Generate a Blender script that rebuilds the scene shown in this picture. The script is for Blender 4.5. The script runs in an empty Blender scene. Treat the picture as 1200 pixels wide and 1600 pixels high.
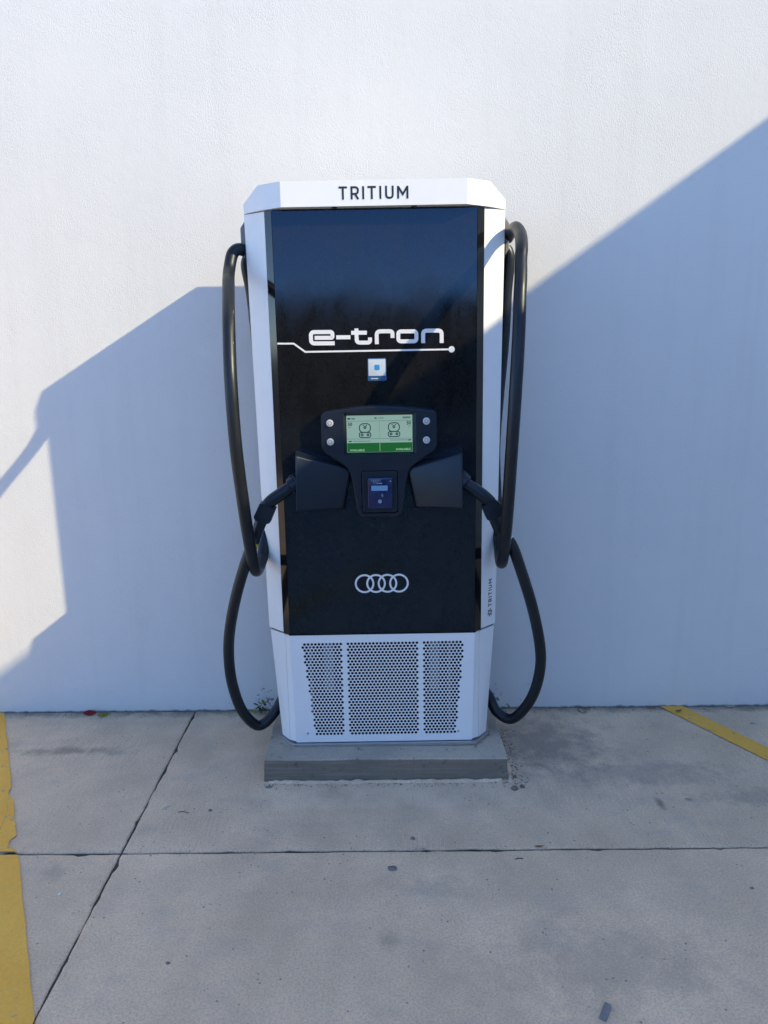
import bpy, bmesh, math, random
from mathutils import Vector, Matrix, noise
from mathutils.geometry import delaunay_2d_cdt

S = bpy.context.scene
COL = S.collection
random.seed(7)

# ------------------------------------------------------------------ camera
TH, ROLL = math.radians(11.7), math.radians(0.55)
fwd = Vector((0, math.cos(TH), -math.sin(TH)))
up0 = Vector((0, math.sin(TH), math.cos(TH)))
rt0 = Vector((1, 0, 0))
rt = rt0 * math.cos(ROLL) - up0 * math.sin(ROLL)
up = up0 * math.cos(ROLL) + rt0 * math.sin(ROLL)
cd = bpy.data.cameras.new('camera')
cam = bpy.data.objects.new('camera', cd); COL.objects.link(cam)
cd.sensor_fit = 'HORIZONTAL'; cd.sensor_width = 36; cd.lens = 36
cd.clip_start = 0.05; cd.clip_end = 2000
m = Matrix((rt, up, -fwd)).transposed().to_4x4(); m.translation = Vector((0, -3.125, 1.531))
cam.matrix_world = m
S.camera = cam

# ------------------------------------------------------------------ sky and sun
SUN = Vector((2.17, -1.0, 1.52)).normalized()
w = bpy.data.worlds.new('World'); S.world = w; w.use_nodes = True
wn = w.node_tree.nodes; wl = w.node_tree.links
bg = wn['Background']; sky = wn.new('ShaderNodeTexSky')
sky.sky_type = 'NISHITA'; sky.sun_disc = False
sky.sun_elevation = math.asin(SUN.z)
sky.sun_rotation = math.atan2(SUN.x, SUN.y)
sky.air_density = 0.55; sky.dust_density = 0.0; sky.ozone_density = 2.6
wl.new(sky.outputs[0], bg.inputs[0]); bg.inputs[1].default_value = 0.15
ld = bpy.data.lights.new('sun', 'SUN'); ld.energy = 2.0; ld.angle = math.radians(0.53); ld.color = (1, 0.82, 0.47)
sun = bpy.data.objects.new('sun', ld); COL.objects.link(sun)
sun.rotation_euler = (-SUN).to_track_quat('-Z', 'Y').to_euler(); sun.location = (8, -6, 9)
S.view_settings.view_transform = 'Standard'; S.view_settings.look = 'None'
S.view_settings.gamma = 1.0; S.view_settings.use_curve_mapping = False
EXPO = 1.58
S.view_settings.exposure = EXPO
S.cycles.max_bounces = 8; S.cycles.diffuse_bounces = 3; S.cycles.glossy_bounces = 4
S.cycles.use_denoising = True; S.cycles.use_adaptive_sampling = True; S.cycles.adaptive_threshold = 0.02

# ------------------------------------------------------------------ helpers
def link(o, parent=None):
    COL.objects.link(o)
    if parent is not None: o.parent = parent
    return o
def tag(o, label=None, cat=None, group=None, kind=None):
    if label: o['label'] = label
    if cat: o['category'] = cat
    if group: o['group'] = group
    if kind: o['kind'] = kind
    return o
def empty(name, loc):
    o = bpy.data.objects.new(name, None); o.empty_display_size = 0.1; o.location = loc
    return link(o)
def mesh(name, verts, faces, mat, parent=None, smooth=False, off=(0, 0, 0)):
    me = bpy.data.meshes.new(name)
    me.from_pydata([Vector(v) - Vector(off) for v in verts], [], faces)
    me.update()
    if mat: me.materials.append(mat)
    if smooth:
        for p in me.polygons: p.use_smooth = True
    return link(bpy.data.objects.new(name, me), parent)
def bmobj(name, bm, mat, parent=None, smooth=False, off=(0, 0, 0), angle=None):
    bmesh.ops.recalc_face_normals(bm, faces=bm.faces)
    if off != (0, 0, 0): bmesh.ops.translate(bm, verts=bm.verts, vec=-Vector(off))
    me = bpy.data.meshes.new(name); bm.to_mesh(me); bm.free()
    if mat: me.materials.append(mat)
    if smooth or angle:
        for p in me.polygons: p.use_smooth = True
    if angle:
        me.set_sharp_from_angle(angle=math.radians(angle))
    return link(bpy.data.objects.new(name, me), parent)
def bm_loft(loops, cap=True):
    """skin a list of equal-length vertex loops"""
    bm = bmesh.new(); L = [[bm.verts.new(p) for p in lp] for lp in loops]; n = len(L[0])
    for a, b in zip(L[:-1], L[1:]):
        for i in range(n): bm.faces.new((a[i], a[(i+1) % n], b[(i+1) % n], b[i]))
    if cap: bm.faces.new(L[0]); bm.faces.new(L[-1])
    return bm
def bevel(bm, w, seg=2, ang=20):
    es = [e for e in bm.edges if len(e.link_faces) == 2 and e.calc_face_angle(0) > math.radians(ang)]
    bmesh.ops.recalc_face_normals(bm, faces=bm.faces)
    if es: bmesh.ops.bevel(bm, geom=es, offset=w, segments=seg, profile=0.5, affect='EDGES', clamp_overlap=True)
    return bm
def bm_box(x0, x1, y0, y1, z0, z1, bv=0.0, seg=2):
    a = [(x0, y0), (x1, y0), (x1, y1), (x0, y1)]
    bm = bm_loft([[(x, y, z0) for x, y in a], [(x, y, z1) for x, y in a]])
    return bevel(bm, bv, seg) if bv else bm
def bm_plan(pts, z0, z1, bv=0.0, pts1=None, seg=2):
    """vertical prism from plan points (x,y); pts1 = plan at the top"""
    pts1 = pts1 or pts
    bm = bm_loft([[(x, y, z0) for x, y in pts], [(x, y, z1) for x, y in pts1]])
    return bevel(bm, bv, seg) if bv else bm
def bm_front(pts, y0, y1, bv=0.0, seg=2):
    """prism from front-view points (x,z), y0 = front"""
    bm = bm_loft([[(x, y1, z) for x, z in pts], [(x, y0, z) for x, z in pts]])
    if bv:
        bmesh.ops.recalc_face_normals(bm, faces=bm.faces)
        es = [e for e in bm.edges if all(abs(v.co.y - y0) < 1e-6 for v in e.verts)]
        bmesh.ops.bevel(bm, geom=es, offset=bv, segments=seg, profile=0.5, affect='EDGES', clamp_overlap=True)
    return bm
def rounded(pts, r, n=5, closed=True):
    out = []; N = len(pts)
    for i, p in enumerate(pts):
        p = Vector(p)
        rr = r[i] if isinstance(r, (list, tuple)) else r
        if (not closed and i in (0, N-1)) or rr <= 0: out.append(tuple(p)); continue
        a = Vector(pts[(i-1) % N]) - p; b = Vector(pts[(i+1) % N]) - p
        q = min(rr, a.length*0.49, b.length*0.49)
        A = p + a.normalized()*q; B = p + b.normalized()*q
        for k in range(n+1):
            t = k/n; out.append(tuple(A*(1-t)**2 + p*2*t*(1-t) + B*t*t))
    return out
def circle(cx, cz, r, n=24, a0=0):
    return [(cx + r*math.cos(a0 + 2*math.pi*k/n), cz + r*math.sin(a0 + 2*math.pi*k/n)) for k in range(n)]
def bm_plate(outer, holes, y, t):
    """flat plate in the xz plane with real holes, front at y, thickness t"""
    V = []; E = []
    for lp in [outer] + holes:
        s = len(V); V += [Vector(p) for p in lp]; n = len(lp)
        E += [(s+i, s+(i+1) % n) for i in range(n)]
    owner = [k for k, lp in enumerate([outer] + holes) for _ in lp]
    v2, e2, f2, ov, *_ = delaunay_2d_cdt(V, E, [], 1, 1e-7)
    ow = [owner[o[0]] if o else -1 for o in ov]
    f2 = [f for f in f2 if not (ow[f[0]] > 0 and all(ow[i] == ow[f[0]] for i in f))]
    bm = bmesh.new()
    A = [bm.verts.new((p.x, y, p.y)) for p in v2]; B = [bm.verts.new((p.x, y+t, p.y)) for p in v2]
    cnt = {}
    for f in f2:
        try: bm.faces.new([A[i] for i in f]); bm.faces.new([B[i] for i in reversed(f)])
        except ValueError: continue
        for i in range(len(f)):
            k = (f[i], f[(i+1) % len(f)]); cnt[k] = 1
    for (a, b) in list(cnt):
        if (b, a) not in cnt: bm.faces.new((A[b], A[a], B[a], B[b]))
    bm.verts.ensure_lookup_table()
    for v in [v for v in bm.verts if not v.link_faces]: bm.verts.remove(v)
    return bm
def ribbon(lines, w, closed=False):
    """list of 2D polylines -> 2D quads (verts, faces)"""
    V = []; F = []
    for li, ln in enumerate(lines):
        cl = closed; ww = w
        if isinstance(ln, tuple) and isinstance(ln[0], list): ln, cl, ww = (ln + (False, w))[:3] if len(ln) == 2 else ln
        P = [Vector(p) for p in ln]; n = len(P); s = len(V)
        for i in range(n):
            a = P[(i-1) % n] if (cl or i > 0) else None; b = P[(i+1) % n] if (cl or i < n-1) else None
            d1 = (P[i]-a).normalized() if a is not None else None
            d2 = (b-P[i]).normalized() if b is not None else None
            if d1 is None: d1 = d2
            if d2 is None: d2 = d1
            n1 = Vector((-d1.y, d1.x)); n2 = Vector((-d2.y, d2.x)); nn = (n1+n2)
            nn = nn.normalized() if nn.length > 1e-6 else n1
            k = ww/2/max(nn.dot(n1), 0.45)
            V += [(P[i]+nn*k).to_3d()+Vector((0, 0, li*0.00012)), (P[i]-nn*k).to_3d()+Vector((0, 0, li*0.00012))]
        for i in range(n if cl else n-1):
            j = (i+1) % n; F.append((s+2*i, s+2*i+1, s+2*j+1, s+2*j))
    return V, F
def decal(name, V, F, mat, parent, fn, t=0.0006):
    """thin raised print: fn maps (u,v,h) to a point"""
    bm = bmesh.new()
    A = [bm.verts.new(fn(p[0], p[1], t+(p[2] if len(p) > 2 else 0))) for p in V]; B = [bm.verts.new(fn(p[0], p[1], 0)) for p in V]
    cnt = {}
    for f in F:
        try: bm.faces.new([A[i] for i in f])
        except ValueError: pass
        for i in range(len(f)): cnt[(f[i], f[(i+1) % len(f)])] = 1
    for (a, b) in list(cnt):
        if (b, a) not in cnt:
            try: bm.faces.new((A[b], A[a], B[a], B[b]))
            except ValueError: pass
    return bmobj(name, bm, mat, parent)
def catmull(P, n=10):
    P = [Vector(p) for p in P]; out = []
    for i in range(len(P)-1):
        p0 = P[max(i-1, 0)]; p1 = P[i]; p2 = P[i+1]; p3 = P[min(i+2, len(P)-1)]
        for k in range(n):
            t = k/n
            out.append(0.5*((2*p1)+(p2-p0)*t+(2*p0-5*p1+4*p2-p3)*t*t+(3*p1-p0-3*p2+p3)*t**3))
    return out + [P[-1]]
def bm_tube(P, r, n=20, sq=2.0, flat=1.0):
    """tube along P; r float or list; sq = superellipse power"""
    P = [Vector(p) for p in P]; N = len(P)
    R = r if isinstance(r, (list, tuple)) else [r]*N
    T = [(P[min(i+1, N-1)]-P[max(i-1, 0)]).normalized() for i in range(N)]
    nrm = T[0].orthogonal().normalized() if abs(T[0].y) > 0.9 else (Vector((0, -1, 0)) - T[0]*T[0].dot(Vector((0, -1, 0)))).normalized()
    loops = []
    for i in range(N):
        nrm = (nrm - T[i]*nrm.dot(T[i])).normalized(); b = T[i].cross(nrm)
        lp = []
        for k in range(n):
            a = 2*math.pi*k/n; c, s = math.cos(a), math.sin(a)
            c = math.copysign(abs(c)**(2/sq), c); s = math.copysign(abs(s)**(2/sq), s)
            lp.append(P[i] + nrm*(c*R[i]*flat) + b*(s*R[i]))
        loops.append(lp)
    return bm_loft(loops)

# ------------------------------------------------------------------ materials
def new_mat(name):
    mt = bpy.data.materials.new(name); mt.use_nodes = True
    nt = mt.node_tree; return mt, nt, nt.nodes['Principled BSDF']
class N:
    """tiny node-building helper"""
    def __init__(s, nt): s.nt = nt
    def n(s, t, **k):
        nd = s.nt.nodes.new('ShaderNode'+t)
        for a, v in k.items(): setattr(nd, a, v)
        return nd
    def put(s, sock, v):
        if hasattr(v, 'is_output') or isinstance(v, bpy.types.NodeSocket): s.nt.links.new(v, sock)
        else: sock.default_value = v
    def coord(s): return s.n('TexCoord').outputs['Object']
    def mapping(s, vec, sc=(1, 1, 1), loc=(0, 0, 0), rot=(0, 0, 0)):
        m = s.n('Mapping'); s.put(m.inputs[0], vec); m.inputs['Scale'].default_value = sc
        m.inputs['Location'].default_value = loc; m.inputs['Rotation'].default_value = rot; return m.outputs[0]
    def noise(s, vec, scale, detail=4, rough=0.55, dist=0.0):
        t = s.n('TexNoise'); s.put(t.inputs['Vector'], vec); t.inputs['Scale'].default_value = scale
        t.inputs['Detail'].default_value = detail; t.inputs['Roughness'].default_value = rough
        t.inputs['Distortion'].default_value = dist; return t.outputs['Fac']
    def ramp(s, f, a, b, ca=0.0, cb=1.0):
        r = s.n('MapRange'); r.clamp = True; s.put(r.inputs[0], f)
        for i, v in ((1, a), (2, b), (3, ca), (4, cb)): r.inputs[i].default_value = v
        return r.outputs[0]
    def math(s, op, a, b=0.0, c=0.0):
        q = s.n('Math', operation=op); s.put(q.inputs[0], a); s.put(q.inputs[1], b); s.put(q.inputs[2], c); return q.outputs[0]
    def mix(s, f, a, b, mode='MIX'):
        q = s.n('Mix', data_type='RGBA', blend_type=mode); s.put(q.inputs[0], f)
        s.put(q.inputs[6], a if not isinstance(a, tuple) else (*a, 1)); s.put(q.inputs[7], b if not isinstance(b, tuple) else (*b, 1))
        return q.outputs[2]
    def bump(s, h, strength, dist, nrm=None):
        b = s.n('Bump'); s.put(b.inputs['Height'], h); b.inputs['Strength'].default_value = strength
        b.inputs['Distance'].default_value = dist
        if nrm is not None: s.put(b.inputs['Normal'], nrm)
        return b.outputs[0]
    def xyz(s, v):
        q = s.n('SeparateXYZ'); s.put(q.inputs[0], v); return q.outputs
def simple(name, col, rough=0.5, bump=0.0, bscale=300, metal=0.0, var=0.06, spec=0.5, coat=0.0, tint=None):
    mt, nt, p = new_mat(name); k = N(nt); c = k.coord()
    f = k.noise(c, 9, 5, 0.6)
    dark = tuple(x*(1-var*2) for x in col); lite = tuple(min(1, x*(1+var)) for x in col)
    k.put(p.inputs['Base Color'], k.mix(k.ramp(f, 0.3, 0.7), dark, lite))
    k.put(p.inputs['Roughness'], k.ramp(k.noise(c, 25, 4), 0.3, 0.7, rough*0.85, min(1, rough*1.15)))
    p.inputs['Metallic'].default_value = metal; p.inputs['Specular IOR Level'].default_value = spec
    p.inputs['Coat Weight'].default_value = coat; p.inputs['Coat Roughness'].default_value = 0.06
    if tint: p.inputs['Specular Tint'].default_value = (*tint, 1)
    if bump: k.put(p.inputs['Normal'], k.bump(k.noise(c, bscale, 2), bump, 0.002))
    return mt
M = {}
M['white'] = simple('white_powder_coat', (0.87, 0.875, 0.88), 0.36, 0.06, 900, var=0.012)
M['grey_metal'] = simple('grey_painted_metal', (0.22, 0.22, 0.225), 0.5, 0.05, 500)
M['steel'] = simple('brushed_steel', (0.55, 0.55, 0.56), 0.4, metal=0.9)
M['dark'] = simple('dark_interior', (0.006, 0.006, 0.008), 0.7)
M['filter'] = simple('grey_filter', (0.14, 0.14, 0.15), 0.8)
M['plastic'] = simple('charcoal_plastic', (0.014, 0.016, 0.022), 0.34, 0.10, 1500, var=0.08, tint=(0.5, 0.72, 1.0))
M['plastic2'] = simple('black_plastic', (0.010, 0.011, 0.015), 0.36, 0.08, 1500, tint=(0.6, 0.78, 1.0))
M['rubber'] = simple('black_rubber', (0.011, 0.012, 0.014), 0.40, 0.05, 700, var=0.15, tint=(0.7, 0.84, 1.0))
M['print_white'] = simple('white_vinyl', (0.80, 0.80, 0.82), 0.45, var=0.02)
M['print_dark'] = simple('black_print', (0.012, 0.014, 0.02), 0.5)
M['trim'] = simple('gloss_black_trim', (0.008, 0.008, 0.009), 0.10, spec=0.6)
M['blue_sticker'] = simple('blue_sticker', (0.02, 0.09, 0.22), 0.4)
M['pale_sticker'] = simple('pale_sticker', (0.55, 0.62, 0.68), 0.4, var=0.1)
M['cyan_sticker'] = simple('cyan_sticker', (0.02, 0.28, 0.60), 0.4)
M['yellow_band'] = simple('yellow_label', (0.55, 0.55, 0.05), 0.5)
M['button'] = simple('brushed_button', (0.62, 0.63, 0.66), 0.35, metal=0.25)
def emis(name, col, s):
    mt, nt, p = new_mat(name); p.inputs['Base Color'].default_value = (0.02, 0.02, 0.02, 1); p.inputs['Roughness'].default_value = 0.15
    p.inputs['Emission Color'].default_value = (*col, 1); p.inputs['Emission Strength'].default_value = s/2**EXPO
    return mt
M['lcd'] = emis('lcd_pale', (0.27, 0.44, 0.39), 0.85)
M['lcd_green'] = emis('lcd_green', (0.004, 0.11, 0.014), 0.9)
M['lcd_dark'] = emis('lcd_ink', (0.01, 0.03, 0.05), 0.8)
M['lcd_mid'] = emis('lcd_line', (0.10, 0.20, 0.20), 0.8)
M['lcd_text'] = emis('lcd_text', (0.35, 0.60, 0.42), 0.8)
M['lcd_blue'] = emis('reader_display', (0.07, 0.20, 0.52), 0.7)
M['reader_sky_tint'] = simple('reader_glass', (0.006, 0.02, 0.09), 0.12)  # black glass; the sky's blue reflection is painted into its base colour
M['reader_icon'] = simple('reader_icon', (0.25, 0.33, 0.5), 0.4)

# gloss black front panel: vinyl with faint dust and smears
mt, nt, p = new_mat('gloss_black_panel'); k = N(nt); c = k.coord()
sm = k.noise(k.mapping(c, (3, 3, 1.1)), 3.5, 5, 0.6, 0.6); du = k.noise(c, 55, 6, 0.7)
k.put(p.inputs['Base Color'], k.mix(k.ramp(k.math('MULTIPLY', sm, du), 0.14, 0.6), (0.008, 0.008, 0.009), (0.018, 0.017, 0.017)))
p.inputs['Specular Tint'].default_value = (0.32, 0.60, 1.0, 1)
k.put(p.inputs['Roughness'], k.ramp(sm, 0.3, 0.7, 0.06, 0.15))
p.inputs['Specular IOR Level'].default_value = 0.55
k.put(p.inputs['Normal'], k.bump(k.noise(c, 6, 2), 0.03, 0.01))
M['panel'] = mt

# white stucco wall
mt, nt, p = new_mat('white_stucco'); k = N(nt); c = k.coord()
fine = k.noise(k.mapping(c, (1.0, 1.0, 0.72)), 180, 3, 0.65)
mid = k.noise(c, 34, 2, 0.6); big = k.noise(c, 2.6, 2, 0.6)
patch = k.ramp(big, 0.35, 0.65, 0.25, 1.0)
h = k.math('ADD', k.math('MULTIPLY', fine, patch), k.math('MULTIPLY', mid, 0.30))
x, y, z = k.xyz(c)
# flaked paint and splash dirt low on the wall
fl = k.noise(k.mapping(c, (1, 1, 1.6)), 42, 4, 0.65)
cl = k.noise(c, 7, 2)
low = k.math('MULTIPLY', k.ramp(z, 0.05, 0.34, 1.0, 0.0), k.ramp(cl, 0.35, 0.55))
nearch = k.ramp(k.math('ABSOLUTE', k.math('SUBTRACT', k.math('ABSOLUTE', x), 0.55)), 0.10, 0.28, 1.0, 0.12)
thr = k.math('SUBTRACT', 0.90, k.math('MULTIPLY', k.math('MULTIPLY', low, nearch), 0.36))
flm = k.ramp(k.math('SUBTRACT', fl, thr), 0.0, 0.02)
base = k.mix(k.ramp(k.noise(c, 1.4, 6, 0.65), 0.3, 0.7), (0.71, 0.715, 0.715), (0.75, 0.75, 0.745))
stk = k.noise(k.mapping(c, (9, 1, 0.45)), 1.0, 5, 0.65)
base = k.mix(k.ramp(stk, 0.52, 0.72, 0, 0.22), base, (0.60, 0.60, 0.58))
base = k.mix(k.ramp(k.noise(c, 23, 3, 0.7), 0.62, 0.72, 0, 0.10), base, (0.45, 0.45, 0.44))
base = k.mix(k.math('MULTIPLY', k.ramp(z, 0.0, 0.12, 0.22, 0.0), k.noise(c, 12, 4)), base, (0.45, 0.43, 0.40))
dirt = k.ramp(k.math('ADD', z, k.math('MULTIPLY', k.noise(c, 22, 4), -0.022)), -0.010, -0.002, 0.9, 0.0)
base = k.mix(dirt, base, (0.13, 0.125, 0.12))
base = k.mix(flm, base, (0.20, 0.20, 0.20))
k.put(p.inputs['Base Color'], base); p.inputs['Roughness'].default_value = 0.85; p.inputs['Specular IOR Level'].default_value = 0.25
k.put(p.inputs['Normal'], k.bump(h, 0.62, 0.0032))
M['stucco'] = mt

def concrete(name, tint=(1, 1, 1), k0=0.30, k1=0.44, yard=True):
    mt, nt, p = new_mat(name); k = N(nt); c = k.coord(); x, y, z = k.xyz(c)
    a = k.noise(c, 1.7, 5, 0.62); b = k.noise(c, 6.5, 5, 0.7); g = k.noise(c, 160, 2, 0.7); g2 = k.noise(c, 48, 3, 0.7)
    t = k.math('ADD', k.math('MULTIPLY', a, 0.55), k.math('MULTIPLY', b, 0.45))
    col = k.mix(k.ramp(t, 0.38, 0.62), tuple(k0*q for q in tint), tuple(k1*q for q in tint))
    col = k.mix(k.ramp(k.noise(c, 2.3, 4, 0.6), 0.5, 0.72, 0, 0.55), col, tuple(q*0.60 for q in (1.30, 0.99, 0.68)))
    col = k.mix(k.ramp(g, 0.36, 0.60, 0.34, 0.0), col, (0.26, 0.22, 0.17))
    col = k.mix(k.ramp(g2, 0.60, 0.75, 0, 0.30), col, (0.70, 0.66, 0.58))
    col = k.mix(k.ramp(k.noise(k.mapping(c, (1, 1.5, 1), (3.1, 7.7, 0)), 4.3, 6, 0.72), 0.52, 0.70, 0, 0.34), col, tuple(q*0.36 for q in (1.1, 1.0, 0.9)))
    # pits and dark specks
    v = k.n('TexVoronoi'); k.put(v.inputs['Vector'], c); v.inputs['Scale'].default_value = 38
    sp = k.math('MULTIPLY', k.ramp(v.outputs['Distance'], 0.06, 0.16, 1, 0), k.ramp(k.noise(c, 9, 2), 0.52, 0.58))
    col = k.mix(k.math('MULTIPLY', sp, 0.75), col, (0.07, 0.07, 0.07))
    h = k.math('ADD', k.math('MULTIPLY', g, 0.5), g2)
    if yard:
        # broom-finished part next to the wall: fine lines running away from it
        br = k.noise(k.mapping(c, (330, 9, 1)), 1.0, 2, 0.6)
        bm_ = k.math('MULTIPLY', k.ramp(y, -0.985, -0.97, 0, 1), k.ramp(k.noise(c, 1.9, 3), 0.40, 0.56))
        h = k.math('ADD', h, k.math('MULTIPLY', k.math('MULTIPLY', br, bm_), 2.2))
        col = k.mix(k.math('MULTIPLY', k.math('MULTIPLY', k.ramp(br, 0.46, 0.62), bm_), 0.16), col, (0.16, 0.16, 0.16))
        # old splash stains with shapes of their own
        rn = k.math('SUBTRACT', k.noise(c, 13, 4, 0.7), 0.5)
        def spot(px, py, rx, ry, amt, colr, col, rag=0.6):
            d = k.math('ADD', k.math('POWER', k.math('DIVIDE', k.math('SUBTRACT', x, px), rx), 2.0), k.math('POWER', k.math('DIVIDE', k.math('SUBTRACT', y, py), ry), 2.0))
            d = k.math('ADD', k.math('SQRT', d), k.math('MULTIPLY', rn, rag*2.4))
            return k.mix(k.math('MULTIPLY', k.ramp(d, 0.25, 1.0, 1, 0), amt), col, colr)
        col = spot(-1.25, -0.34, 0.30, 0.04, 0.55, (0.16, 0.15, 0.13), col, 1.0)
        col = spot(0.62, -0.30, 0.30, 0.26, 0.58, (0.21, 0.19, 0.17), col, 0.8)
        col = spot(0.9, -0.55, 0.5, 0.10, 0.35, (0.18, 0.18, 0.18), col, 0.9)
        col = spot(1.35, -0.70, 0.35, 0.06, 0.35, (0.19, 0.185, 0.18), col, 0.9)
        col = spot(0.0, -1.35, 0.035, 0.05, 0.45, (0.30, 0.24, 0.17), col, 0.5)
        col = spot(0.943, -0.734, 0.018, 0.045, 0.7, (0.20, 0.14, 0.12), col, 0.5)
        col = spot(0.15, -1.15, 0.10, 0.06, 0.28, (0.22, 0.21, 0.20), col, 0.9)
        col = spot(0.55, -1.45, 0.35, 0.16, 0.30, (0.36, 0.30, 0.24), col, 0.9)
        col = spot(-1.02, -1.07, 0.05, 0.05, 0.3, (0.2, 0.19, 0.17), col, 0.9)
        # pale mortar skim round the plinth
        sk = k.math('MULTIPLY', k.math('MULTIPLY', k.ramp(x, -0.50, -0.48), k.ramp(x, 0.535, 0.545, 1, 0)), k.math('MULTIPLY', k.ramp(y, -0.76, -0.74), k.ramp(y, -0.60, -0.57, 1, 0)))
        col = k.mix(k.math('MULTIPLY', k.math('MULTIPLY', sk, k.ramp(b, 0.35, 0.6)), 0.40), col, (0.86, 0.70, 0.52))
        # dirt band along the wall foot
        dd = k.ramp(k.math('ADD', y, k.math('MULTIPLY', rn, 0.16)), -0.06, 0.0, 0, 0.7)
        col = k.mix(dd, col, (0.13, 0.125, 0.12))
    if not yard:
        # formwork-marked sides, darkened up to a ragged line near the top
        side_dk = k.ramp(k.math('ADD', z, k.math('MULTIPLY', k.math('SUBTRACT', b, 0.5), 0.010)), 0.078, 0.0838, 0.80, 0.0)
        col = k.mix(side_dk, col, (0.13, 0.11, 0.085))
        fs = k.noise(k.mapping(c, (4, 4, 75)), 1.0, 3, 0.6)
        col = k.mix(k.ramp(fs, 0.45, 0.70, 0, 0.40), col, (0.34, 0.30, 0.25))
        col = k.mix(k.ramp(k.noise(c, 30, 4, 0.7), 0.60, 0.68, 0, 0.6), col, (0.07, 0.065, 0.06))
        h = k.math('ADD', h, k.math('MULTIPLY', b, 1.5))
    k.put(p.inputs['Base Color'], col); k.put(p.inputs['Roughness'], k.ramp(b, 0.3, 0.7, 0.75, 0.95)); p.inputs['Specular IOR Level'].default_value = 0.3
    k.put(p.inputs['Normal'], k.bump(h, 0.5, 0.002))
    return mt
M['concrete'] = concrete('parking_concrete', (1.36, 1.03, 0.71), 0.50, 0.68)
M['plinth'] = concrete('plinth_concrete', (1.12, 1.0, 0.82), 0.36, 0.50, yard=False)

# yellow road paint, worn
mt, nt, p = new_mat('yellow_paint'); k = N(nt); c = k.coord()
wv = k.noise(c, 26, 6, 0.75, 0.3); wb = k.noise(c, 3.2, 4)
col = k.mix(k.ramp(k.noise(c, 5, 5, 0.6), 0.3, 0.7), (0.90, 0.45, 0.055), (0.95, 0.53, 0.08))
vo = k.n('TexVoronoi', feature='DISTANCE_TO_EDGE'); k.put(vo.inputs['Vector'], k.mapping(c, (1, 1, 1))); vo.inputs['Scale'].default_value = 9
crk = k.math('MULTIPLY', k.ramp(vo.outputs['Distance'], 0.0, 0.012, 1, 0), k.ramp(wb, 0.5, 0.6))
col = k.mix(k.math('MULTIPLY', crk, 0.5), col, (0.25, 0.19, 0.09))
col = k.mix(k.ramp(k.math('ADD', wv, k.math('MULTIPLY', wb, 0.25)), 0.74, 0.80), col, (0.30, 0.29, 0.27))
col = k.mix(k.ramp(k.noise(c, 140, 2), 0.4, 0.7, 0, 0.2), col, (0.35, 0.26, 0.10))
k.put(p.inputs['Base Color'], col); p.inputs['Roughness'].default_value = 0.7
k.put(p.inputs['Normal'], k.bump(k.noise(c, 130, 3), 0.4, 0.0015)); M['yellow'] = mt

M['asphalt'] = simple('asphalt', (0.15, 0.145, 0.14), 0.9, 0.4, 120, var=0.15)
M['earth'] = simple('joint_dirt', (0.075, 0.065, 0.052), 0.95, 0.3, 200, var=0.2)
M['render'] = simple('white_render', (0.78, 0.78, 0.77), 0.85, 0.2, 90, var=0.02)
M['coping'] = simple('coping_metal', (0.35, 0.35, 0.36), 0.5)
M['glass'] = simple('window_glass', (0.02, 0.025, 0.03), 0.06)
M['hedge'] = simple('hedge_leaf', (0.035, 0.06, 0.022), 0.7, var=0.3)
M['red_leaf'] = simple('red_leaf', (0.42, 0.03, 0.02), 0.6, var=0.2)
M['lime_leaf'] = simple('lime_leaf', (0.38, 0.40, 0.06), 0.6, var=0.2)
M['green_leaf'] = simple('green_leaf', (0.10, 0.16, 0.03), 0.6, var=0.2)
M['tan_leaf'] = simple('tan_leaf', (0.40, 0.29, 0.16), 0.8, var=0.2)
M['pale_leaf'] = simple('pale_leaf', (0.80, 0.76, 0.58), 0.8, var=0.2)
M['twig'] = simple('twig_bark', (0.12, 0.09, 0.07), 0.9, var=0.2)
M['straw'] = simple('dry_straw', (0.85, 0.78, 0.66), 0.8, var=0.2)
M['stone'] = simple('grey_stone', (0.26, 0.24, 0.22), 0.9, 0.4, 200, var=0.2)
M['pale_stone'] = simple('pale_stone', (0.88, 0.86, 0.80), 0.9, 0.4, 200, var=0.1)
M['gum'] = simple('old_gum', (0.24, 0.22, 0.20), 0.9, 0.3, 200, var=0.2)
M['slate'] = simple('flat_scrap', (0.26, 0.265, 0.26), 0.8, 0.3, 200, var=0.2)
M['orange'] = simple('orange_scrap', (0.50, 0.24, 0.13), 0.8, var=0.2)

# ------------------------------------------------------------------ ground
g = mesh('ground', [(-300, -300, -0.014), (300, -300, -0.014), (300, 60, -0.014), (-300, 60, -0.014)], [(0, 1, 2, 3)], M['asphalt'])
tag(g, kind='structure')
JX, JY = -0.836, -0.977
def edge_line(a, b, seed, amp=0.0026):
    a, b = Vector(a), Vector(b); n = max(2, int((b-a).length/0.018)); d = (b-a).normalized(); q = Vector((-d.y, d.x)); out = []
    for i in range(n):
        p = a.lerp(b, i/n); s = p.x*d.x + p.y*d.y
        o = noise.noise(Vector((s*22, seed, 0)))*amp + noise.noise(Vector((s*5, seed, 3)))*amp*1.3
        ch = noise.noise(Vector((s*13, seed, 9)))
        if ch > 0.36 and i > 0: o += (ch-0.36)*0.035
        out.append((p + q*o) if i else p)
    return out
xs = [-6.836, -3.836, JX, 2.18, 3.6]; ys = [0.0, JY, JY-3.0, JY-6.0]; gap = 0.0030; gy = 0.0044
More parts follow.
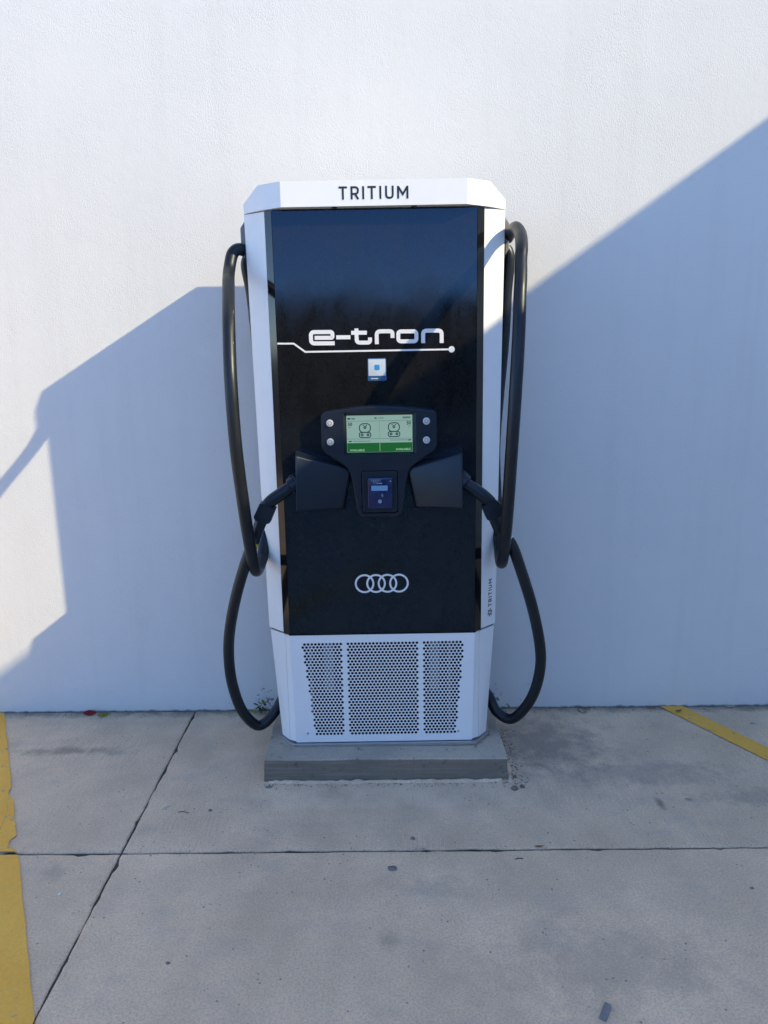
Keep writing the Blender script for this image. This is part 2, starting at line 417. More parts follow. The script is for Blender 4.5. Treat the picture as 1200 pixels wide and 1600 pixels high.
for i in range(4):
    for j in range(3):
        x0, x1 = xs[i]+gap, xs[i+1]-gap; y1, y0 = ys[j]-(gy if j else 0), ys[j+1]+gy
        C4 = [(x0, y0), (x1, y0), (x1, y1), (x0, y1)]
        P = []
        for e in range(4): P += edge_line(C4[e], C4[(e+1) % 4], i*7.3+j*3.1+e*1.7)
        cx, cy = (x0+x1)/2, (y0+y1)/2
        def shr(p, d): return (p.x + (d if p.x < cx else -d)*(1 if abs(p.x-cx) > (x1-x0)/2-0.05 else 0), p.y + (d if p.y < cy else -d)*(1 if abs(p.y-cy) > (y1-y0)/2-0.05 else 0))
        l0 = [(p.x, p.y, -0.03) for p in P]; l1 = [(p.x, p.y, -0.0035) for p in P]
        l2 = [(*shr(p, 0.0022), -0.0012) for p in P]; l3 = [(*shr(p, 0.0065), 0.0) for p in P]
        bm = bm_loft([l0, l1, l2, l3]); bmobj('concrete_slab', bm, M['concrete'], g)
# dirt packed in the joints
for nm, bx in (('joint_filler', (JX-0.02, JX+0.02, -6.9, -0.001)), ('joint_filler', (-6.8, 3.59, JY-0.02, JY+0.02))):
    zz = -0.0055 if bx[1]-bx[0] < 1 else -0.0065
    bmobj(nm, bm_box(bx[0], bx[1], bx[2], bx[3], -0.0135, zz), M['earth'], g)

# painted bay lines: d = offset along x from the right-hand edge line
def stripe(label, xw, slope, width, y_end, seed):
    verts = []; faces = []
    for (ya, yb) in ((-0.004, JY+0.008), (JY-0.008, JY-2.99)):
        yb = max(yb, y_end)
        if ya <= yb: continue
        n = max(2, int((ya-yb)/0.012)); s = len(verts)
        for i in range(n+1):
            yy = ya + (yb-ya)*i/n
            r = [0, 0]
            for e in range(2):
                o = noise.noise(Vector((yy*40, seed+e*5, 1)))*0.0035 + noise.noise(Vector((yy*9, seed+e*5, 4)))*0.004
                ch = noise.noise(Vector((yy*7, seed+e*5, 7)))
                if ch > 0.30: o += (ch-0.30)*0.11
                r[e] = o
            xc = xw - slope*yy
            verts += [(xc-width+r[0], yy, 0.0035), (xc-r[1]*0.9, yy, 0.0035)]
        for i in range(n): a = s+2*i; faces.append((a, a+1, a+3, a+2))
    o = mesh('parking_line', verts, faces, M['yellow']); tag(o, label, 'road marking', 'yellow bay lines')
    return o
stripe('wide yellow bay line cut off by the left edge of the photo', -1.675, 0.527, 0.150, -3.4, 2.0)
stripe('thin yellow bay line slanting from the wall at the right', 1.297, 0.535, 0.098, -3.4, 11.0)

# ------------------------------------------------------------------ walls round the yard
bm = bm_box(-9.0, 3.6, 0.0, 0.25, -0.3, 8.0)  # unseen upper part made tall to bounce warm light onto the ground
wall = bmobj('stucco_wall', bm, M['stucco']); tag(wall, 'white rough stucco wall behind the charger', 'wall')
# building wing at right angles, out of frame, whose parapet throws the slanting shade
WX, WZ = 3.6, 1.775 + 0.70*(3.6-0.585)
wing = empty('wing_building', (WX, -6, 0)); tag(wing, 'white rendered building wing to the right whose roof edge shades the yard', 'building')
bmobj('wall', bm_box(WX, WX+5, -13, 0.25, -0.3, WZ-0.06), M['render'], wing, off=(WX, -6, 0))
bmobj('coping', bm_box(WX-0.0, WX+5.02, -13.02, 0.27, WZ-0.06, WZ), M['coping'], wing, off=(WX, -6, 0))
for yy in (-4.5, -7.5, -10.5):
    f = bmobj('window', bm_plate([(-0.7, -0.55), (0.7, -0.55), (0.7, 0.55), (-0.7, 0.55)], [[(-0.63, -0.48), (-0.63, 0.48), (0.63, 0.48), (0.63, -0.48)]], 0, 0.06), M['coping'], wing)
    f.rotation_euler = (0, 0, -math.pi/2); f.location = (-0.03, yy+6, 1.7)
    q = bmobj('pane', bm_box(-0.63, 0.63, 0.02, 0.035, -0.48, 0.48), M['glass'], f)
# hedge across the lot, only mirrored in the gloss panel
bm = bmesh.new()
nx, nz = 150, 16
prof = [(-0.9, 0.0), (-1.0, 0.6), (-1.0, 1.3), (-0.95, 2.0), (-0.75, 2.6), (-0.3, 2.95), (0.3, 2.95), (0.75, 2.6), (0.95, 2.0), (1.0, 1.3), (1.0, 0.6), (0.9, 0.0)]
rows = []
for i in range(nx+1):
    xx = -18 + 26*i/nx; row = []
    for (py, pz) in prof:
        v = Vector((xx, -19+py, pz)); d = noise.noise(v*1.3)*0.25 + noise.noise(v*4.5)*0.16
        row.append(bm.verts.new(v + Vector((0, math.copysign(d, py), d*1.2 if pz > 1.5 else 0))))
    rows.append(row)
for a, b in zip(rows[:-1], rows[1:]):
    for j in range(len(prof)-1): bm.faces.new((a[j], a[j+1], b[j+1], b[j]))
bm.faces.new(rows[0]); bm.faces.new(rows[-1])
hd = bmobj('hedge', bm, M['hedge']); tag(hd, 'tall dark clipped hedge across the lot behind the viewer', 'hedge')

# ------------------------------------------------------------------ concrete plinth
PZ = 0.085
def wob(x, y, s): return noise.noise(Vector((x*9, y*9, s)))*0.004 + noise.noise(Vector((x*33, y*33, s)))*0.0018
bm = bmesh.new()
px0, px1, py0, py1 = -0.447, 0.442, -0.572, -0.06
P = []
for a, b in (((px0, py0), (px1, py0)), ((px1, py0), (px1, py1)), ((px1, py1), (px0, py1)), ((px0, py1), (px0, py0))):
    n = 44 if a[1] == b[1] else 26
    for i in range(n): P.append(Vector(a).lerp(Vector(b), i/n))
cx, cy = (px0+px1)/2, (py0+py1)/2
def ring(z, d, s):
    out = []
    for p in P:
        q = Vector((p.x + (wob(p.x, p.y, s))*1.0, p.y + wob(p.y, p.x, s+4)))
        if abs(p.x-px0) < 1e-6: q.x += d
        if abs(p.x-px1) < 1e-6: q.x -= d
        if abs(p.y-py0) < 1e-6: q.y += d
        if abs(p.y-py1) < 1e-6: q.y -= d
        out.append((q.x, q.y, z + (wob(p.x, p.y, s+9)*0.3 if 0.001 < z < PZ-0.001 else 0)))
    return out
bm = bm_loft([ring(-0.006, -0.002, 1), ring(0.02, 0, 1), ring(0.05, 0.001, 2), ring(PZ-0.0035, 0.001, 1.5), ring(PZ-0.0010, 0.0020, 1.5), ring(PZ, 0.0045, 1.5)])
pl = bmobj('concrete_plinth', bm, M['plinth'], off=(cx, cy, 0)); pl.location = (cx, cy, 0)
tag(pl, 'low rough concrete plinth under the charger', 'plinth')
# lumpy mortar fillets left along the plinth foot
def mortar(name, label, pts, r, seed):
    loops = []; C = catmull(pts, 12)
    rs = [max(0.003, r*(0.55+0.9*abs(noise.noise(Vector((i*0.31, seed, 0)))) + 0.35*noise.noise(Vector((i*1.3, seed, 5))))) for i in range(len(C))]
    bm = bm_tube(C, rs, 10, flat=0.9)
    o = bmobj(name, bm, M['concrete'], smooth=True); tag(o, label, 'mortar'); return o
mortar('mortar_ridge', 'ragged mortar ridge along the foot of the plinth front', [(-0.43, -0.579, -0.002), (-0.2, -0.586, -0.001), (0.0, -0.581, -0.002), (0.2, -0.587, 0.0), (0.42, -0.582, -0.001)], 0.014, 3)
mortar('mortar_ridge', 'crumbly mortar ridge along the right foot of the plinth', [(0.452, -0.60, -0.003), (0.452, -0.5, 0.0), (0.453, -0.4, -0.002), (0.450, -0.28, -0.003)], 0.016, 8)

# ------------------------------------------------------------------ the charger
RX, RY = -0.007, -0.32
ch = empty('charging_station', (RX, RY, PZ)); ch.rotation_euler = (0, -0.008, 0)
tag(ch, 'tall white and gloss black electric car charging station on the plinth', 'charging station')
OFF = (0, RY, PZ)          # charger parts are written as (x from centre line, y, z above ground)
def cp(name, bm, mat, parent=ch, **k): return bmobj(name, bm, mat, parent, off=OFF if parent is not None else (0, 0, 0), **k)
FY = -0.465
ZG = 0.528                 # joint between upper and lower body

cp('base_plate', bm_plan([(-0.345, -0.480), (0.345, -0.480), (0.405, -0.398), (0.405, -0.19), (-0.405, -0.19), (-0.405, -0.398)], PZ+0.0005, PZ+0.011, 0.002), M['steel'])
cp('rear_cabinet', bm_box(-0.350, 0.350, -0.405, -0.18, PZ+0.0112, 1.99, 0.006), M['grey_metal'])
cp('inner_core', bm_box(-0.345, 0.345, -0.448, -0.4055, ZG+0.004, 1.988), M['dark'])
pan = cp('front_panel', bm_box(-0.337, 0.337, FY, FY+0.014, ZG+0.002, 1.994, 0.0015), M['panel'])
for s in (-1, 1):
    # gloss trim between the panel and the white corner
    t = [(s*0.3385, FY+0.002), (s*0.3625, FY+0.0175), (s*0.3585, FY+0.024), (s*0.3385, FY+0.014)]
    cp('edge_trim', bm_plan(t, ZG, 1.994, 0.0012), M['trim'])
    b0 = [(s*0.3635, -0.4470), (s*0.423, -0.3890), (s*0.423, -0.3790), (s*0.3560, -0.4390)]
    b1 = [(s*0.3635, -0.4470), (s*0.440, -0.3890), (s*0.440, -0.3790), (s*0.3560, -0.4390)]
    cor = cp('corner_panel', bm_plan(b0, ZG+0.0045, 1.9935, 0.002, b1), M['white'])
    if s == 1: corR = cor
    l1 = [(s*0.3575, -0.4475), (s*0.419, -0.3890), (s*0.419, -0.3790), (s*0.3515, -0.4400)]
    l0 = [(s*0.3575, -0.4475), (s*0.391, -0.4030), (s*0.391, -0.3930), (s*0.3515, -0.4400)]
    cp('lower_corner_panel', bm_plan(l0, PZ+0.016, ZG-0.004, 0.002, l1), M['white'])
    cp('gap_shade_strip', bm_plan([(s*0.357, -0.4400), (s*0.416, -0.3850), (s*0.416, -0.3810), (s*0.352, -0.4340)], ZG-0.012, ZG+0.012), M['dark'])  # dark strip added behind the joint, standing in for its shade
    # bracket the cable hangs from, behind the white corner
    q = [(s*0.36, 1.985), (s*0.437, 1.985), (s*0.458, 1.955), (s*0.458, 1.872), (s*0.44, 1.845), (s*0.36, 1.845)]
    hg = cp('cable_hanger', bm_front(q, -0.372, -0.25, 0.003), M['grey_metal'])
    cp('hanger_clip', bm_box(s*0.425-0.018, s*0.425+0.018, -0.388, -0.352, 1.845, 1.90, 0.005), M['plastic2'])

# lower perforated panel
PITX, PITZ, HR = 0.0133, 0.01151, 0.0054
holes = []
for r in range(32):
    zz = 0.4885 - r*PITZ; f = r/31
    for (xa, xb) in ((-0.296+0.040*f, -0.148), (-0.1265, 0.1300), (0.1485, 0.298-0.030*f)):
        x0 = (xa if xa < -0.2 else xa); start = -0.1265 + (PITX/2 if r % 2 else 0)
        kx = -40
        while True:
            xx = start + kx*PITX; kx += 1
            if xx > xb: break
            if xx < xa: continue
            holes.append(circle(xx, zz, HR, 8, math.pi/8))
for sx in (-0.287, 0.279): holes.append(circle(sx, 0.1345, 0.0045, 10))
gb, gt = PZ+0.0135, ZG-0.0045
outer = [(-0.3305, gb), (0.3305, gb), (0.3385, gt), (-0.3385, gt)]
gp = cp('lower_panel', bm_plate(outer, holes, FY, 0.0010), M['white'])
for s in (-1, 1):
    a = [(s*0.3307, FY), (s*0.356, FY+0.0165), (s*0.3545, FY+0.019), (s*0.3307, FY+0.002)]
    b = [(s*0.3387, FY), (s*0.356, FY+0.0165), (s*0.3545, FY+0.019), (s*0.3387, FY+0.002)]
    cp('panel_fold', bm_plan(a, gb+0.004, gt, 0, b), M['white'], ch)
    cp('screw', bm_front(circle(-0.287 if s < 0 else 0.279, 0.1345, 0.0043, 10), FY-0.0012, FY+0.002, 0.0008), M['steel'])
cp('dark_intake', bm_box(-0.345, 0.345, -0.445, -0.406, PZ+0.012, ZG-0.002), M['dark'])
for xx in (-0.266, 0.245): cp('filter_rail', bm_box(xx-0.004, xx+0.004, FY+0.0035, FY+0.008, 0.12, 0.50), M['filter'])
for xx in (-0.2, 0.19): cp('filter_mat', bm_box(xx-0.018, xx+0.018, FY+0.008, FY+0.012, 0.30, 0.50), M['filter'])

# cap
def cap_loop(z_of):
    pl_ = [(-0.301, -0.500), (0.301, -0.500), (0.381, -0.447), (0.440, -0.389), (0.440, -0.26), (0.400, -0.205), (0.30, -0.185), (-0.30, -0.185), (-0.400, -0.205), (-0.440, -0.26), (-0.440, -0.389), (-0.381, -0.447)]
    return [(x, y, z_of(x, y)) for x, y in pl_]
bm = bm_loft([cap_loop(lambda x, y: 1.9965), cap_loop(lambda x, y: 2.075 if abs(x) < 0.39 else (2.028 if y < -0.3 else (2.020 if abs(x) < 0.42 else 2.004)))], cap=False)
bm.verts.ensure_lookup_table()
lo, hi = bm.verts[:12], bm.verts[12:24]
bm.faces.new(lo)
H = list(hi)
bm.faces.new((H[0], H[1], H[2], H[6], H[7], H[11]))
for t3 in ((2, 3, 4), (2, 4, 5), (2, 5, 6), (11, 7, 8), (11, 8, 9), (11, 9, 10)): bm.faces.new([H[i] for i in t3])
bevel(bm, 0.004, 3, 12)
cap = cp('cap', bm, M['white'], angle=25)
for xx in (-0.13, 0.13): cp('downlight', bm_plan([(xx+0.010*math.cos(a*math.pi/8), -0.484+0.007*math.sin(a*math.pi/8)) for a in range(16)], 1.9945, 1.998), M['dark'])

# ---- lettering
def glyphs():
    G = {}
    G['T'] = (0.68, [[(0, .93), (.68, .93)], [(.34, .93), (.34, 0)]])
    G['R'] = (0.68, [[(.08, 0), (.08, .93)], rounded([(.0, .93), (.60, .93), (.60, .42), (.08, .42)], .28, 6, False), [(.36, .42), (.62, 0)]])
    G['I'] = (0.16, [[(.08, 0), (.08, 1)]])
    G['U'] = (0.70, [rounded([(.08, 1), (.08, .07), (.62, .07), (.62, 1)], .30, 7, False)])
    G['M'] = (0.92, [[(.08, 0), (.08, .97)], [(.08, .93), (.46, .33), (.84, .93)], [(.84, .97), (.84, 0)]])
    return G
GL = glyphs(); GX = [0, .97, 1.92, 2.36, 3.32, 3.79, 4.77]   # left of each letter, in letter heights (total 5.69)
def word(h, x0, z0):
    V = []; F = []
    for chx, gx in zip('TRITIUM', GX):
        v, f = ribbon([[(x0+(gx+a)*h, z0+b*h) for a, b in ln] for ln in GL[chx][1]], 0.155*h)
        F += [tuple(i+len(V) for i in q) for q in f]; V += v
    return V, F
def onplane(y): return lambda u, v, h: (u, y-h, v)
hh = 0.224/5.69
V, F_ = word(hh, -0.113, 2.0165); 
o = decal('lettering', V, F_, M['print_dark'], cap, lambda u, v, h: (u, -0.500-h-RY-0.0002, v-PZ)); o['label'] = 'black TRITIUM lettering on the white cap'
def dec(name, V, F, mat, y, t=0.0006, parent=pan):
    return decal(name, V, F, mat, parent, lambda u, v, h: (u, y-h-RY, v-PZ), t)
# e-tron
def em(cx, cy):
    cy += (cx-100)*0.0105
    return (-0.229+(460+cx/4.444-482)*0.0021557, 1.6125-(490+cy/4.444-513)*0.00202)
def eln(pts, r, closed=False): return [em(*q) for q in rounded(pts, r, 6, closed)]
tw = 28/4.444*0.0021
L_ = [eln([(276, 203), (112, 203), (112, 121), (262, 121), (262, 163), (138, 163)], [0, 26, 26, 16, 11, 0]),
      eln([(288, 160), (387, 160)], 0),
      eln([(430, 97), (430, 200), (523, 200), (523, 163)], [0, 24, 20, 0]), eln([(393, 128), (502, 128)], 0),
      eln([(570, 212), (570, 119), (680, 119), (680, 168)], [0, 28, 20, 0]),
      (eln([(720, 121), (846, 121), (846, 193), (720, 193)], 22, True), True, tw),
      eln([(893, 207), (893, 117), (1022, 117), (1022, 207)], [0, 26, 26, 0])]
V, F_ = ribbon(L_, tw)
dec('e_tron_lettering', V, F_, M['print_white'], FY-0.0002)['label'] = 'white rounded e-tron lettering'
V, F_ = ribbon([[(-0.3365, 1.568), (-0.281, 1.567), (-0.243, 1.539), (0.253, 1.539)]], 0.0058)
n0 = len(V); cc = circle(0.253, 1.539, 0.0105, 24); V += [Vector(q) for q in cc]; F_.append(tuple(range(n0, n0+24)))
V2, F2 = V[:n0], F_[:-1]
dec('circuit_line', V2, F2, M['print_white'], FY-0.0002)
dec('circuit_dot', [Vector(q) for q in cc], [tuple(range(24))], M['print_white'], FY-0.0002, 0.0012)
# sticker: its square code is left out
st = dec('sticker', [Vector(q) for q in rounded([(-0.033, 1.438), (0.031, 1.438), (0.031, 1.514), (-0.033, 1.514)], 0.005)], [tuple(range(24))], M['blue_sticker'], FY-0.0002, 0.0005)
dec('sticker_field', [Vector(q) for q in [(-0.030, 1.455), (0.028, 1.455), (0.028, 1.511), (-0.030, 1.511)]], [(0, 1, 2, 3)], M['pale_sticker'], FY-0.0008, 0.0003, st)
dec('sticker_band', [Vector(q) for q in [(-0.022, 1.444), (0.002, 1.444), (0.002, 1.4475), (-0.022, 1.4475)]], [(0, 1, 2, 3)], M['pale_sticker'], FY-0.0008, 0.0003, st)
dec('sticker_symbol', [Vector(q) for q in rounded([(-0.010, 1.474), (0.008, 1.474), (0.008, 1.492), (-0.010, 1.492)], 0.004)], [tuple(range(24))], M['cyan_sticker'], FY-0.0012, 0.0003, st)
# four rings
for i in range(4):
    cxr = 0.0015 + (i-1.5)*0.0413
    V, F_ = ribbon([([Vector(q) for q in circle(cxr, 0.7175, 0.0318, 48)], True, 0.0068)], 0.0068)
    dec('ring', V, F_, M['print_white'], FY-0.0002, 0.0006+0.0003*(i % 2))
# small word and emblem up the right white corner
a0 = Vector((0.3635, -0.4470)); a1 = Vector((0.4245, -0.3890)); dv = (a1-a0).normalized(); nv = Vector((dv.y, -dv.x))
def corner_fn(u, v, h):
    q = a0 + dv*u + nv*(h+0.0008); return (q.x, q.y-RY, v-PZ)
h2 = 0.0185
V, F_ = word(h2, 0, 0); uoff = 0.040
VV = [Vector((uoff+0.0092-p[1]+0.0092, 0.606+p[0], p[2])) for p in V]
decal('lettering', VV, [tuple(reversed(f)) for f in F_], M['print_dark'], corR, corner_fn)['label'] = 'small black TRITIUM lettering reading upwards'
V = []; F_ = []
for i in range(6):
    an = i*math.pi/3+0.3; c_, s_ = math.cos(an), math.sin(an); cu, cv = uoff+0.009, 0.583
    for rr, wd in ((0.0075, 0.0085), (0.0125, 0.0060)):
        pts = [(rr*c_ - wd/2*s_ - 0.003*c_, rr*s_ + wd/2*c_ - 0.003*s_), (rr*c_, rr*s_), (rr*c_ + wd/2*s_ - 0.003*c_, rr*s_ - wd/2*c_ - 0.003*s_)]
        v, f = ribbon([[(cu+a, cv+b*1.15) for a, b in pts]], 0.0022); F_ += [tuple(reversed([j+len(V) for j in q])) for q in f]; V += v
decal('emblem', V, F_, M['print_dark'], corR, corner_fn)['label'] = 'small black faceted emblem'

# ---- console
def mir(pts): return pts
con = rounded([(-0.197, 1.203), (-0.101, 1.140), (-0.076, 0.968), (0.077, 0.968), (0.103, 1.140), (0.201, 1.203), (0.201, 1.336), (0.002, 1.362), (-0.197, 1.336)],
              [0.022, 0.03, 0.03, 0.03, 0.03, 0.022, 0.02, 0.25, 0.02], 6)
CY = -0.502
scr = [(-0.119, 1.188), (-0.119, 1.334), (0.129, 1.334), (0.129, 1.188)]
rdf = rounded([(-0.063, 0.983), (-0.063, 1.134), (0.064, 1.134), (0.064, 0.983)], 0.012, 4)
def grow(pts, d):
    c0 = sum((Vector(p) for p in pts), Vector((0, 0)))/len(pts); out = []; n = len(pts)
    for i in range(n):
        a, p, b = Vector(pts[i-1]), Vector(pts[i]), Vector(pts[(i+1) % n])
        t = (b-a).normalized(); nn = Vector((t.y, -t.x)); out.append(tuple(p + nn*d))
    return out
bm = bm_plate(grow(con, -0.006), [scr, rdf], CY, 0.004)
# bevelled skirt
n = len(con); lo_ = [(x, FY+0.001, z) for x, z in con]; m1 = [(x, CY+0.006, z) for x, z in con]
m2 = [(x, CY+0.0018, z) for x, z in grow(con, -0.0018)]; m3 = [(x, CY+0.0001, z) for x, z in grow(con, -0.0062)]
sk = bm_loft([lo_, m1, m2, m3], cap=False)
me_ = bpy.data.meshes.new('tmp'); sk.to_mesh(me_); sk.free(); bm.from_mesh(me_); bpy.data.meshes.remove(me_)
console = cp('console', bm, M['plastic'], angle=40)
# sloped screen surround and screen
SY = CY+0.014; sin_ = [(-0.1085, 1.1965), (-0.1085, 1.3225), (0.1160, 1.3225), (0.1160, 1.1965)]
bm = bm_loft([[(x, CY+0.0004, z) for x, z in scr], [(x, SY, z) for x, z in sin_]], cap=False)
sur = cp('screen_surround', bm, M['plastic'], console)
for o_ in (sur,): pass
scrn = cp('screen', bm_box(-0.112, 0.119, SY-0.0005, SY+0.004, 1.193, 1.326), M['lcd'], console)
x0s, x1s, z0s, z1s = -0.1085, 0.1160, 1.1965, 1.3225
def sc(u, v): return (x0s+(u-272)/608*(x1s-x0s), z1s-(v-127)/351*(z1s-z0s))
def sd(name, V, F, mat, lvl=1): return decal(name, [Vector(q) for q in V], F, mat, scrn, lambda u, v, h: (u, SY-0.0005-lvl*0.0003-h-RY, v-PZ), 0.0001)
def srect(name, u0, v0, u1, v1, mat, lvl=1): return sd(name, [sc(u0, v1), sc(u1, v1), sc(u1, v0), sc(u0, v0)], [(0, 1, 2, 3)], mat, lvl)
srect('status_field', 273, 388, 879, 477, M['lcd_green']); srect('divider', 575, 392, 579, 470, M['lcd_text'], 2)
srect('rule', 273, 177, 879, 181, M['lcd_mid']); srect('rule', 273, 347, 879, 351, M['lcd_mid'])
srect('divider', 576, 184, 578, 345, M['lcd_mid'])
for u0, v0, u1, v1 in ((280, 148, 308, 163), (288, 366, 316, 377), (842, 360, 870, 371)): srect('plug_symbol', u0, v0, u1, v1, M['lcd_dark'])
for u0, v0, u1, v1 in ((318, 148, 350, 164), (530, 144, 552, 162), (565, 148, 618, 156), (792, 142, 866, 160), (326, 368, 490, 374), (672, 362, 838, 368), (284, 236, 310, 242), (838, 232, 866, 238)): srect('small_print', u0, v0, u1, v1, M['lcd_mid'])
for (uc, vc) in ((441, 270), (710, 266)):
    L_ = []
    def ell(cu, cv, ru, rv, nn=28): return [sc(cu+ru*math.cos(2*math.pi*i/nn), cv+rv*math.sin(2*math.pi*i/nn)) for i in range(nn)]
    T = 0.0032
    V, F_ = [], []
    def addr(pts, t):
        v, f = ribbon([([Vector(q) for q in pts], True, t)], t); F_.extend(tuple(i+len(V) for i in q) for q in f); V.extend(v)
    addr([sc(*q) for q in rounded([(uc-51, vc-66), (uc+51, vc-66), (uc+51, vc+16), (uc-51, vc+16)], 46, 7)], T)
    addr([sc(*q) for q in rounded([(uc-54, vc+17), (uc+54, vc+17), (uc+54, vc+66), (uc-54, vc+66)], 24, 6)], T)
    for du, dv_, r_ in ((0, -30, 9), (-27, 40, 9), (27, 40, 9)): addr(ell(uc+du, vc+dv_, r_, r_, 16), 0.0034)
    for du, dv_ in ((-16, -50), (14, -50)): addr(ell(uc+du, vc+dv_, 3, 3, 10), 0.002)
    sd('socket_symbol', V, F_, M['lcd_dark'], 2)
def text(name, s, size, x, z, mat, parent, y, align='LEFT', bold=0.0):
    cu = bpy.data.curves.new('t', 'FONT'); cu.body = s; cu.size = size; cu.align_x = align; cu.offset = bold; cu.resolution_u = 3
    ob = bpy.data.objects.new('t', cu); COL.objects.link(ob); bpy.context.view_layer.update()
    me = bpy.data.meshes.new_from_object(ob.evaluated_get(bpy.context.evaluated_depsgraph_get()))
    bpy.data.objects.remove(ob); bpy.data.curves.remove(cu)
    me.transform(Matrix.Rotation(math.pi/2, 4, 'X')); me.transform(Matrix.Translation((x, y-RY, z-PZ)))
    me.materials.clear(); me.materials.append(mat); me.name = name
    return link(bpy.data.objects.new(name, me), parent)
TY = SY-0.0005-0.0011
a = sc(282, 222); text('lettering', '50', 0.0155, a[0], a[1], M['lcd_dark'], scrn, TY, bold=0.0004)
a = sc(868, 218); text('lettering', '50', 0.0155, a[0], a[1], M['lcd_dark'], scrn, TY, 'RIGHT', bold=0.0004)
a = sc(296, 467); text('lettering', 'AVAILABLE', 0.0105, a[0], a[1], M['lcd_text'], scrn, TY, bold=0.0002)
a = sc(864, 463); text('lettering', 'AVAILABLE', 0.0105, a[0], a[1], M['lcd_text'], scrn, TY, 'RIGHT', bold=0.0002)
for bx, bz in ((-0.165, 1.3), (-0.165, 1.236), (0.164, 1.3015), (0.164, 1.237)):
    b = cp('button', bm_front(circle(bx, bz, 0.0122, 24), CY-0.005, CY+0.001, 0.002), M['button'], console, angle=40)
    V, F_ = ribbon([([Vector(q) for q in circle(bx, bz, 0.0062, 18)], True, 0.0016)], 0.0016)
    decal('button_mark', V, F_, M['grey_metal'], b, lambda u, v, h: (u, CY-0.0052-h-RY, v-PZ), 0.0003)
# card reader
fr = cp('reader_mount', bm_front(rounded([(-0.0605, 0.9855), (0.0615, 0.9855), (0.0615, 1.1315), (-0.0605, 1.1315)], 0.011, 4), CY+0.0015, CY+0.012, 0.002), M['plastic'], console)
rd = cp('card_reader', bm_front(rounded([(-0.041, 1.003), (0.045, 1.003), (0.045, 1.111), (-0.041, 1.111)], 0.007, 4), CY-0.016, CY+0.0015, 0.003), M['reader_sky_tint'], console, angle=40)
RYF = CY-0.0162
def rdec(name, V, F, mat): return decal(name, [Vector(q) for q in V], F, mat, rd, lambda u, v, h: (u, RYF-h-RY, v-PZ), 0.0004)
rdec('reader_display', [(-0.028, 1.066), (0.028, 1.066), (0.028, 1.084), (-0.028, 1.084)], [(0, 1, 2, 3)], M['lcd_blue'])
rdec('reader_brand', [(-0.011, 1.090), (0.010, 1.090), (0.010, 1.0935), (-0.011, 1.0935)], [(0, 1, 2, 3)], M['reader_icon'])
V, F_ = ribbon([[(0.004+r*math.cos(t), 1.050+r*math.sin(t)) for t in [(-0.8+0.2*i) for i in range(9)]] for r in (0.002, 0.005, 0.008)], 0.0016); rdec('contactless_symbol', V, F_, M['reader_icon'])
rdec('reader_button', circle(0.001, 1.0285, 0.0068, 20), [tuple(range(20))], M['reader_icon'])
for zx in (-0.02, -0.012, -0.004, 0.004): rdec('status_lamp', circle(zx, 1.101, 0.0013, 8), [tuple(range(8))], M['reader_icon'])
rdec('reader_lock', circle(0.038, 1.099, 0.0026, 10), [tuple(range(10))], M['reader_icon'])

# ---- holsters
for s in (-1, 1):
    yo = -0.585; yi = -0.497
    fr4 = [(s*0.280, yo+0.018, 1.200), (s*0.280, yo-0.012, 1.014), (s*0.128, yi-0.010, 1.004), (s*0.099, yi+0.006, 1.134)]
    bk4 = [(s*0.290, FY+0.001, 1.206), (s*0.290, FY+0.001, 1.000), (s*0.120, FY+0.001, 0.992), (s*0.093, FY+0.001, 1.146)]
    bm = bm_loft([bk4, fr4]); bmesh.ops.recalc_face_normals(bm, faces=bm.faces)
    bevel(bm, 0.006, 3, 20)
    h_ = cp('connector_holster', bm, M['plastic'], angle=35)
    cp('socket_rim', bm_tube([(s*0.280, -0.541, 1.101), (s*0.296, -0.543, 1.096)], [0.032, 0.030], 24), M['plastic2'], h_, angle=40)

